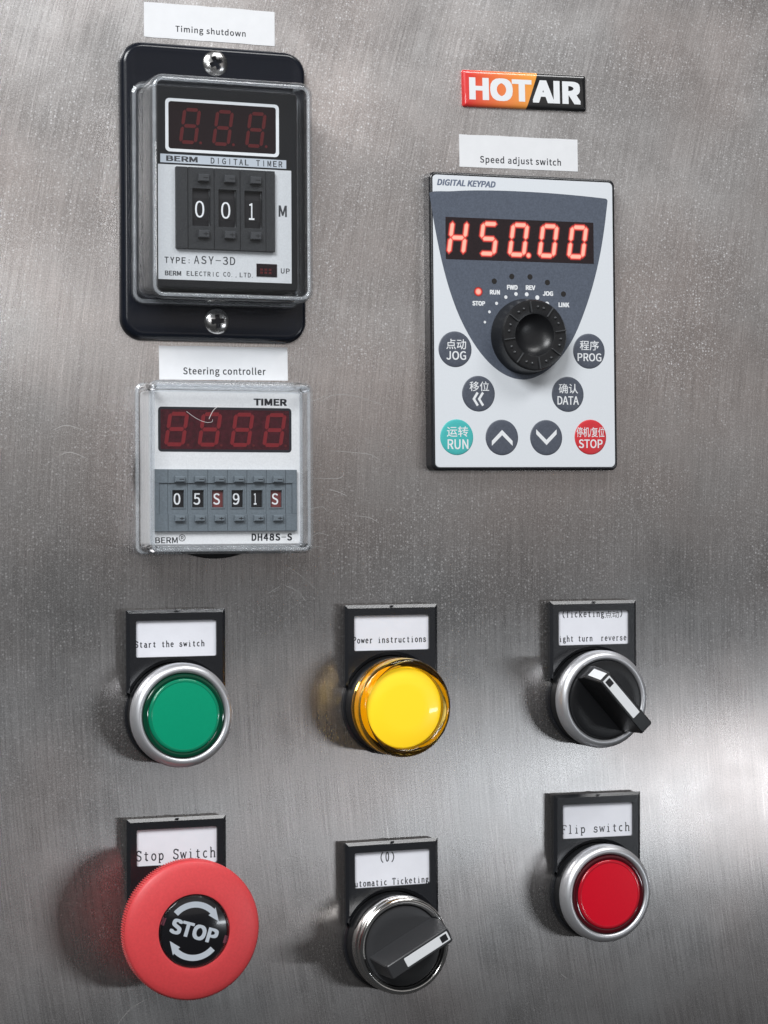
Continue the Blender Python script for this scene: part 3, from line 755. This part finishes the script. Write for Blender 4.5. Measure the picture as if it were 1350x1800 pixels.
for i, (d, kk) in enumerate(zip('05S91S', 'kkrkkr')):
    th = part('thumbwheel', thm, t, c0 + CW * i, -9.2, hf + .2)
    part('number_wheel', wm[kk], th)
    text(d, th, -1.05 if d != '1' else -.6, -1.25, .95 if d != '1' else .25, 2.05, .14, M['white'], bold=0.004)
    sign_button(th, 0.35, 6.0, 1.2, 1.5, .82, 1.1, False, M['thumbgrey']); sign_button(th, 0.35, -5.2, 1.2, 1.5, .82, 1.1, True, M['thumbgrey'])
for x0_, x1_ in ((-21.85, -17.85), (17.55, 20.9)):
    mb = MB(); box(mb, x0_, x1_, -18.05, -13.15, 0, 1.2, .08); box(mb, x0_, x1_, -4.3, -.35, 0, 1.2, .08)
    e = 1.4
    if x0_ < 0: box(mb, x0_, x0_ + e, -13.14, -4.31, 0, 1.2, .08); box(mb, x0_ + e + .01, x1_, -13.14, -4.31, 0, .8, .05)
    else: box(mb, x1_ - e, x1_, -13.14, -4.31, 0, 1.2, .08); box(mb, x0_, x1_ - e - .01, -13.14, -4.31, 0, .8, .05)
    part('end_plate', mb.mesh('end_plate', [M['thumbgrey']]), t, 0, 0, hf + .2)
bd = cover(t, 23.9, 24.2, 24.5, 24.6, 2.6, 1.3, 18.5, 0.1, M['pane_ww'], 1.3, 1.6)
bd(23.8, 24.0, 2.2, .6, 'cover_foot'); bd(22.6, 22.7, 12.5, .45, 'cover_rib')
mb = MB()
lathe(mb, [(0.1, 0), (.9, .0), (1.1, 2), (1.1, 11), (.8, 12), (.1, 12.2)], 20)
post = mb.mesh('cover_post', [M['glass']], smooth=50)
for sx in (-1, 1):
    for sz in (-1, 1): part('cover_post', post, t, sx * 22.9, sz * 22.9 + .1, 5.2)
def hair(parent, pts, h, rad, nm='fibre'):
    mb = MB(); ribbon(mb, smooth_pts(pts, 6), rad, 0); part(nm, mb.mesh(nm, [M['hair']], fix=False), parent, 0, 0, h)
hair(t, [(-3.6, 18.0), (-5.8, 16.4), (-7.2, 13.8)], 18.56, .16)
hair(t, [(-13.8, 15.9), (-11, 14.0), (-8.2, 12.9), (-6.4, 13.0), (-6.1, 13.7)], 18.57, .09)

# ------------------------------------------------------------------ keypad
Kx, Kz = 44.6, 57.65
t = thing('keypad', Kx, Kz, 'grey digital keypad with red lit readout, black knob and eight round buttons', 'keypad', rot=0.35)
mb = MB(); o = rr(31.1, 45.1, 2.0, 6)
loft(mb, [(o, 0.0), (o, 2.5), (o, 3.9), (o, 4.3), (inset(o, .25), 4.8), (inset(o, .6), 5.0), (inset(o, .95), 5.0), (inset(o, 1.1), 4.75)])
part('frame', mb.mesh('frame', [M['black']], smooth=40), t)
mb = MB(); plate(mb, rr(30.2, 44.15, 1.6, 6), 4.6, 5.0, .12)
mem = part('membrane', mb.mesh('membrane', [M['membrane']]), t)
hk = 5.0
def kx(x): return x - Kx
def kz(z): return z - Kz
# blue-grey shield field
def bez(p0, p1, p2, p3, n=14): return [tuple((1 - s) ** 3 * a + 3 * (1 - s) ** 2 * s * b + 3 * (1 - s) * s * s * c + s ** 3 * d for a, b, c, d in zip(p0, p1, p2, p3)) for s in [i / n for i in range(n)]]
sh = bez((13.4, 96.2), (14, 97.0), (20, 96.7), (21, 96.95), 4) + bez((21, 96.95), (33, 98.2), (55, 98.0), (72.2, 96.75)) + bez((72.2, 96.75), (73.2, 96.7), (73.1, 96.0), (72.95, 95.3), 4) \
   + bez((72.95, 95.3), (71.5, 84), (69.5, 71.5), (62.5, 56.5)) + bez((62.5, 56.5), (57, 45), (49, 40.3), (43.7, 40.3)) + bez((43.7, 40.3), (37.5, 40.3), (30.5, 44.8), (24.3, 56.2)) + bez((24.3, 56.2), (18, 67.5), (15, 85), (13.4, 96.2))
mb = MB(); plate(mb, [(kx(x), kz(z)) for x, z in sh], hk, hk + .02)
part('field', mb.mesh('field', [M['shield']]), t)
text('DIGITAL KEYPAD', mem, kx(15.9), kz(98.55), kx(35.2), kz(100.5), hk + .03, M['blueink'], bold=0.014, shear=0.22)
mb = MB(); plate(mb, [(kx(18.55), kz(76.4)), (kx(68.05), kz(76.4)), (kx(68.05), kz(89.1)), (kx(18.55), kz(89.1))], hk + .02, hk + .10)
dp = part('display', mb.mesh('display', [M['display']]), t)
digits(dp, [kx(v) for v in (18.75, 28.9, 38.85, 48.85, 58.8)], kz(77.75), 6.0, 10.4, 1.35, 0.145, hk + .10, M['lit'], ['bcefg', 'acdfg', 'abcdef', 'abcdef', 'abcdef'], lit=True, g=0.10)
def lit_disc(r):  # outermost ring paints the halo around the light
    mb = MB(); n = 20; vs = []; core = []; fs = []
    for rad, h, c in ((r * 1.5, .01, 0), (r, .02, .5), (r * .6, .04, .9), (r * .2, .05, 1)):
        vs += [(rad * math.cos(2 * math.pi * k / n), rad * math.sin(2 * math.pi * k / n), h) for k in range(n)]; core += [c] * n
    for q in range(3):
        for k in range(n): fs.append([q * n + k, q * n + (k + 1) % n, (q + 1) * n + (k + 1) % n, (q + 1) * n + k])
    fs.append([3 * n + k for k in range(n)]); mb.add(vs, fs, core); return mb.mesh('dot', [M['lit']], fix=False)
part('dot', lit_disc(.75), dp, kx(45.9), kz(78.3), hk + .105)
mb = MB(); plate(mb, circ(.85, 24), 0, .05); off = mb.mesh('indicator', [M['ledoff']])
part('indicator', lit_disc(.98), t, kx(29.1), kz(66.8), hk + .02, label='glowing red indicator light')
for x, z in ((34.4, 70.1), (40.25, 71.7), (46.35, 71.75), (52.2, 70.2), (57.6, 66.8)): part('indicator', off, t, kx(x), kz(z), hk + .02)
for s, x0_, x1_, z_ in (('STOP', 27.1, 31.3, 62.55), ('RUN', 32.9, 36.25, 66.05), ('FWD', 38.6, 42.2, 67.7), ('REV', 44.9, 48.1, 67.75), ('JOG', 50.6, 54.1, 66.1), ('LINK', 55.9, 59.55, 62.75)):
    text(s, t, kx(x0_), kz(z_), kx(x1_), kz(z_ + 1.42), hk + .03, M['white'], bold=0.02)
for i, (x, z) in enumerate(((31.15, 57.6), (32.7, 60.75), (35.1, 63.4), (38.2, 65.35), (41.6, 66.4), (45.2, 66.4), (48.75, 65.5), (52.0, 63.6))):
    mb = MB(); plate(mb, circ(.40 + .045 * i, 18), 0, .02); part('scale_dot', mb.mesh('scale_dot', [M['white']]), t, kx(x), kz(z), hk + .02)
# knob
kn = bpy.data.objects.new('knob', None)
mb = MB()
lathe(mb, [(11.6, hk + .02), (11.55, hk + .9), (11.2, hk + 2.2), (10.95, hk + 5.2), (10.75, hk + 6.3), (10.35, hk + 6.75), (9.9, hk + 6.85), (6.75, hk + 6.85), (6.45, hk + 6.75), (6.1, hk + 6.2), (5.0, hk + 5.2), (3.5, hk + 4.55), (1.8, hk + 4.25), (0.3, hk + 4.2)], 96, cap1=True)
kn = part('knob', mb.mesh('knob', [M['blackfine']], smooth=28), t, kx(44.7), kz(53.4), 0)
mb = MB(); plate(mb, rr(1.8, .23, .2, 3), 0, .6, .14); tick = mb.mesh('tick', [M['tickm']])
mb = MB(); lathe(mb, [(.48, 0), (.44, .26), (.26, .46), (.05, .52)], 14, cap1=True); dot = mb.mesh('bump', [M['tickm']], smooth=60)
for k in range(8):
    a = 99 + 45 * k; part('tick', tick, kn, 8.6 * math.cos(R(a)), 8.6 * math.sin(R(a)), hk + 6.85, rot=a)
    for d in (16, 29): part('bump', dot, kn, 8.65 * math.cos(R(a - d)), 8.65 * math.sin(R(a - d)), hk + 6.84)
# buttons
mbs = {}
for nme, mt in (('grey', M['btn']), ('teal', M['teal']), ('red', M['redbtn'])):
    mb = MB(); lathe(mb, [(5.42, 0), (5.38, .06), (5.1, .16), (4.0, .20), (.3, .22)], 56, cap1=True); mbs[nme] = mb.mesh('button', [mt], smooth=40)
def kbtn(x, z, c, lab=None): return part('button', mbs[c], t, kx(x), kz(z), hk, label=lab)
th_ = 0.235
def btxt(b, cx, cz, s, x0_, z0_, x1_, z1_, bold): text(s, b, x0_ - cx, z0_ - cz, x1_ - cx, z1_ - cz, th_, M['white'], bold=bold)
c = (21.25, 49.2); b = kbtn(*c, 'grey', 'grey round button marked JOG'); btxt(b, *c, '点动', 18.3, 49.2, 24.8, 52.3, .008); btxt(b, *c, 'JOG', 18.3, 46.0, 24.75, 48.65, .006)
c = (66.1, 49.35); b = kbtn(*c, 'grey', 'grey round button marked PROG'); btxt(b, *c, '程序', 62.9, 49.6, 69.4, 52.6, .008); btxt(b, *c, 'PROG', 62.1, 46.2, 70.25, 48.7, .006)
c = (28.8, 35.85); b = kbtn(*c, 'grey', 'grey round button marked with a double left arrow'); btxt(b, *c, '移位', 25.8, 36.6, 32.25, 39.55, .008)
mb = MB()
for dx in (0, 1.75): ribbon(mb, [(-.35 + dx, .35), (-1.65 + dx, -1.62), (-.35 + dx, -3.6)], .75, 0)
part('arrow', mb.mesh('arrow', [M['white']], fix=False), b, 0, 0, th_)
c = (58.7, 35.95); b = kbtn(*c, 'grey', 'grey round button marked DATA'); btxt(b, *c, '确认', 55.6, 36.2, 62.1, 39.2, .008); btxt(b, *c, 'DATA', 55.1, 32.75, 62.35, 35.35, .006)
c = (21.5, 22.65); b = kbtn(*c, 'teal', 'teal round RUN button'); btxt(b, *c, '运转', 18.2, 22.75, 25.2, 25.9, .008); btxt(b, *c, 'RUN', 18.4, 19.0, 25.2, 22.0, .006)
c = (66.3, 22.8); b = kbtn(*c, 'red', 'red round STOP button'); btxt(b, *c, '停机/复位', 61.5, 22.8, 71.0, 25.9, .006); btxt(b, *c, 'STOP', 62.2, 19.4, 70.35, 22.1, .006)
for x, sgn, lb in ((36.4, 1, 'grey round button with an up arrow'), (51.25, -1, 'grey round button with a down arrow')):
    b = kbtn(x, 22.6, 'grey', lb)
    mb = MB(); pts = [(-3.45, -1.0), (0, 2.35), (3.45, -1.0), (3.45, -2.5), (0, .75), (-3.45, -2.5)]
    pts = [(px, pz * sgn) for px, pz in pts]
    plate(mb, pts, 0, .01); part('arrow', mb.mesh('arrow', [M['white']]), b, 0, -.05 * sgn, th_)

# ------------------------------------------------------------------ panel switches
def arcpts(r, a0, a1, n=24): return [(r * math.cos(R(a0 + (a1 - a0) * k / n)), r * math.sin(R(a0 + (a1 - a0) * k / n))) for k in range(n + 1)]
# legend plate: upright holder with a window above a round opening
a_ = math.degrees(math.acos(14.0 / 15.1))
out = [(-14.8, 30.1), (-14.8, 5.6), (-14.2, 5.1)] + [p for p in arcpts(15.1, 180 - a_, a_, 30)][0:] + [(14.2, 5.1), (14.9, 5.6), (14.9, 30.1)]
mb = MB(); plate(mb, out, 0.0, 3.3, 0.95, holes=[rr(12.05, 5.25, .45, 3, 0.05, 21.75)], hole_floor=2.3, drop=.6, draft=.5)
lathe(mb, [(15.0, 0), (15.0, 1.6), (14.6, 2.0), (13.5, 2.0)], 72)
box(mb, -.55, .55, 29.5, 29.9, 3.29, 3.45); box(mb, -.5, .5, 30.15, 30.3, 1.2, 2.6)
LEG = mb.mesh('legend_plate', [M['black']])
mb = MB(); plate(mb, rr(12.3, 5.5, .2, 2, 0.05, 21.75), 2.0, 2.5); CARD = mb.mesh('card', [M['card']])
mb = MB(); lathe(mb, [(14.4, 1.6), (14.4, 6.6), (14.1, 7.2), (11, 7.2)], 80); COLL = mb.mesh('collar', [M['blackfine']], smooth=40)
mb = MB()
lathe(mb, [(13.6, 6.4), (14.65, 6.5), (14.95, 6.9), (15.0, 8.9), (14.85, 9.7), (14.35, 10.5), (13.75, 11.0), (13.1, 11.2), (12.55, 11.05), (12.25, 10.6), (12.15, 9.4), (12.1, 7.0)], 120)
RING = mb.mesh('bezel_ring', [M['satin']], smooth=60)
mb = MB()
lathe(mb, [(13.6, 6.4), (14.4, 6.6), (14.5, 7.0), (14.5, 9.8), (14.35, 10.1), (14.1, 10.2), (14.1, 10.6), (14.35, 10.9), (14.35, 11.9), (14.0, 12.6), (13.4, 12.9), (12.8, 12.7), (12.3, 12.1), (12.15, 11.2), (12.1, 8.0)], 120)
RINGC = mb.mesh('bezel_ring', [M['chrome']], smooth=50)

def switch(name, x, z, label, cat, group, words, ring=True, rot=0.0):
    t = thing(name, x, z, label, cat, group, rot)
    lg = part('legend_plate', LEG, t); cdv = part('card', CARD, lg)
    for w_ in words: w_(lg)
    part('collar', COLL, t)
    if ring == 'chrome': part('bezel_ring', RINGC, t, label='shiny chrome ring')
    elif ring: part('bezel_ring', RING, t, label='satin silver ring')
    return t
GP = 'panel switches with black legend plates'
ht = 2.51
def ser(s, x0_, zb, adv, cap, wgt=1.0, rot=0): return lambda lg: serif(s, lg, x0_, zb, adv, cap, M['ink'], ht, rot, wgt)
def lens(t, rim, edge, face, hz=0):
    mb = MB(); lathe(mb, [(12.05, 8.0), (12.05, 10.6), (11.9, 10.95), (11.5, 11.1), (10.75, 11.1), (10.6, 11.0)], 96)
    ln = part('lens', mb.mesh('lens', [rim], smooth=40), t)
    mb = MB(); lathe(mb, [(10.62, 10.9), (10.55, 11.15), (10.3, 11.35), (9.75, 11.42), (9.6, 11.38)], 96)
    part('lens_step', mb.mesh('lens_step', [edge], smooth=40), ln)
    mb = MB(); lathe(mb, [(9.62, 11.36), (7.0, 11.43), (3.5, 11.47), (.2, 11.48)], 96, cap1=True)
    part('lens_face', mb.mesh('lens_face', [face], smooth=40), ln)

# green button
t = switch('push_button', -65.75, -58.15, 'green push button in a silver ring, legend Start the switch', 'push button', GP, [ser('Start the switch', -12.25, 19.35, 1.32, 1.75, 1.0)])
lens(t, M['greenrim'], M['greenedge'], M['green'])
# red button
t = switch('push_button', 69.15, -117.45, 'red push button in a silver ring, legend Flip switch', 'push button', GP, [ser('Flip switch', -12.3, 18.0, 2.18, 2.65, .72)], rot=-.35)
lens(t, M['redrim'], M['rededge'], M['red'])
# yellow pilot lamp
t = switch('pilot_lamp', 1.05, -57.85, 'lit yellow pilot lamp with amber rim, legend Power instructions', 'pilot lamp', GP, [ser('Power instructions', -12.25, 18.75, 1.325, 1.85, 1.0)], ring=False)
mb = MB(); lathe(mb, [(14.3, 6.9), (14.3, 7.4), (11.0, 7.4)], 80); part('seat_ring', mb.mesh('seat_ring', [M['blackfine']], smooth=40), t)
mb = MB(); lathe(mb, [(13.3, 7.45), (14.45, 7.45), (14.6, 8.0), (14.55, 9.2), (14.3, 9.4), (14.5, 9.7), (14.6, 10.4), (14.6, 13.4), (14.35, 14.1), (13.8, 14.6), (13.1, 14.75), (12.4, 14.5), (12.05, 14.0), (12.0, 12.2), (12.9, 12.0), (13.1, 10.0), (13.3, 7.45)], 120)
ln = part('lens', mb.mesh('lens', [M['amber']], smooth=50), t, label='amber see-through lens cap')
mb = MB(); lathe(mb, [(12.75, 7.45), (12.75, 11.2), (11.9, 12.1)], 96)
lathe(mb, [(11.9, 12.1), (11.85, 12.9), (11.5, 13.1), (6, 13.15), (.2, 13.2)], 96, cap1=True)
part('diffuser', mb.mesh('diffuser', [M['yellow']], smooth=40), ln)
# selectors
def handle(t, ang, hm='blackfine'):
    mb = MB()
    lathe(mb, [(12.08, 8.0), (12.08, 10.9), (11.8, 11.5), (11.2, 11.7), (9.0, 11.6), (4, 11.45), (.3, 11.4)], 96, cap1=True)
    part('dial', mb.mesh('dial', [M[hm]], smooth=40), t)
    prof = [(-10.9, 11.2), (-10.9, 24.2), (-10.5, 24.9), (-10.1, 25.0), (10.0, 25.0), (10.6, 24.7), (12.5, 16.4), (12.3, 15.3), (11.7, 11.2)]
    mb = MB(); vs = []; fs = []
    N_ = len(prof)
    cxp, chp = 0.4, 17.0
    secs = [(-2.75, 0.0, 0.0), (-2.35, 0.0, 0.0), (2.35, 0, 0), (2.75, 0, 0)]
    # cross-section narrows from 2.75 at the foot to 2.3 at the ridge, with a small bevel
    def half(h): return 2.75 - (h - 11.2) / 13.8 * 0.5
    def ins(a, h, d): 
        dx, dh = a - cxp, h - chp; l = math.hypot(dx, dh); return (a - dx / l * d, h - (dh / l * d if h > 12 else 0))
    for sg in (-1, 1):
        for a, h in prof:
            q = ins(a, h, .3); vs.append((q[0], sg * half(h), q[1]))
        for a, h in prof: vs.append((a, sg * (half(h) - .3), h))
    fs.append(list(range(N_))); fs.append([2 * N_ + i for i in range(N_)])
    for b0 in (0, 2 * N_):
        for i in range(N_ - 1): fs.append([b0 + i, b0 + i + 1, b0 + N_ + i + 1, b0 + N_ + i])
    for i in range(N_ - 1): fs.append([N_ + i, N_ + i + 1, 3 * N_ + i + 1, 3 * N_ + i])
    mb.add(vs, fs)
    hd = part('handle', mb.mesh('handle', [M[hm]], smooth=25), t, 0, 0, 0, ang)
    mb = MB(); plate(mb, rr(7.6, 1.42, .25, 3, 2.45, 0), 25.0, 25.09, .04)
    # insert runs on down the slope of the tip
    a0, h0_ = (10.75, 24.45); a1, h1_ = (12.2, 17.9); nx, nh = .977 * .06, .22 * .06
    mb.add([(a0 + nx, -1.42, h0_ + nh), (a0 + nx, 1.42, h0_ + nh), (a1 + nx, 1.42, h1_ + nh), (a1 + nx, -1.42, h1_ + nh)], [[0, 1, 2, 3]])
    part('indicator_strip', mb.mesh('indicator_strip', [M['white']], fix=False), hd)
    mb = MB(); plate(mb, rr(1.12, .98, .15, 2, 8.35, 0), 25.09, 25.13); part('indicator_mark', mb.mesh('indicator_mark', [M['wheel']]), hd)
def cjk(lg):
    text('点动', lg, 4.3, 24.6, 9.1, 26.9, ht, M['ink'], bold=-.004)
t = switch('selector_switch', 68.2, -57.75, 'black selector in a satin ring, handle pointing upper left, legend turn reverse', 'selector switch', GP,
    [ser('(Ticketing', -10.8, 25.1, 1.50, 2.05, .85), cjk, ser(')', 9.3, 25.1, 1.5, 2.05, .85), ser('Right turn  reverse', -12.95, 17.6, 1.305, 1.85, .95)])
handle(t, 132)
t = switch('selector_switch', 1.05, -128.4, 'black selector in a chrome ring, handle pointing upper right, legend Automatic Ticketing', 'selector switch', GP,
    [ser('(0)', -4.2, 23.9, 1.95, 2.75, .72), ser('Automatic Ticketing', -13.3, 16.85, 1.34, 1.9, .95)], ring='chrome', rot=.3)
handle(t, 27.7, 'greyblack')
# mushroom stop
t = switch('stop_button', -65.8, -118.15, 'large red mushroom stop button with white arrows, legend Stop Switch', 'stop button', GP, [ser('Stop Switch', -12.2, 17.95, 2.21, 2.95, .72)], ring=False)
mb = MB(); lathe(mb, [(13.2, 7.1), (13.2, 8.6), (10.5, 9.0), (10.5, 14.2)], 72); part('stem', mb.mesh('stem', [M['blackfine']], smooth=40), t)
mb = MB(); NT = 340
def tooth(r, h, k): return r - (0.42 if (k % 4) in (0, 1) and r > 19.3 and h < 18.6 else 0)
lathe(mb, [(10.0, 13.6), (17.5, 13.7), (19.5, 14.0), (19.85, 14.5), (19.9, 18.2), (19.75, 18.55)], NT * 2, rfun=tooth)
lathe(mb, [(19.72, 18.5), (19.5, 18.95), (19.1, 19.25), (17.5, 19.75), (15.0, 20.3), (12.5, 20.65), (10.9, 20.8), (10.5, 20.75), (10.35, 20.4), (10.3, 19.9)], 128)
hd = part('mushroom_head', mb.mesh('mushroom_head', [M['stopred']], smooth=35), t)
mb = MB(); lathe(mb, [(10.28, 19.6), (10.26, 20.35), (10.0, 20.5), (.2, 20.5)], 96, cap1=True)
ds = part('disc', mb.mesh('disc', [M['discblack']], smooth=30), t, rot=-17.5)
text('STOP', ds, -7.15, -2.15, 7.15, 2.2, 20.52, M['greyprint'], bold=.017)
for off in (0, 180):
    mb = MB(); a0, a1 = 153 + off, 62 + off
    oa = arcpts(8.35, a0, a1, 20); ia = arcpts(6.65, a1, a0, 20)
    hp = [(8.95 * math.cos(R(a1 + 1)), 8.95 * math.sin(R(a1 + 1))), (7.55 * math.cos(R(a1 - 27)), 7.55 * math.sin(R(a1 - 27))), (5.95 * math.cos(R(a1 + 1)), 5.95 * math.sin(R(a1 + 1)))]
    plate(mb, oa + hp + ia, 20.5, 20.52)
    part('arrow', mb.mesh('arrow', [M['greyprint']]), ds)
for ang in (177, 0):
    mb = MB(); box(mb, 9.1, 10.2, -1.1, 1.1, 20.5, 20.56); part('notch', mb.mesh('notch', [M['pink']]), ds, rot=ang)
mb = MB(); lathe(mb, [(9.75, 20.52), (9.85, 20.9), (10.1, 20.95), (10.3, 20.6)], 96); part('disc_rim', mb.mesh('disc_rim', [M['glass']], smooth=50), ds)
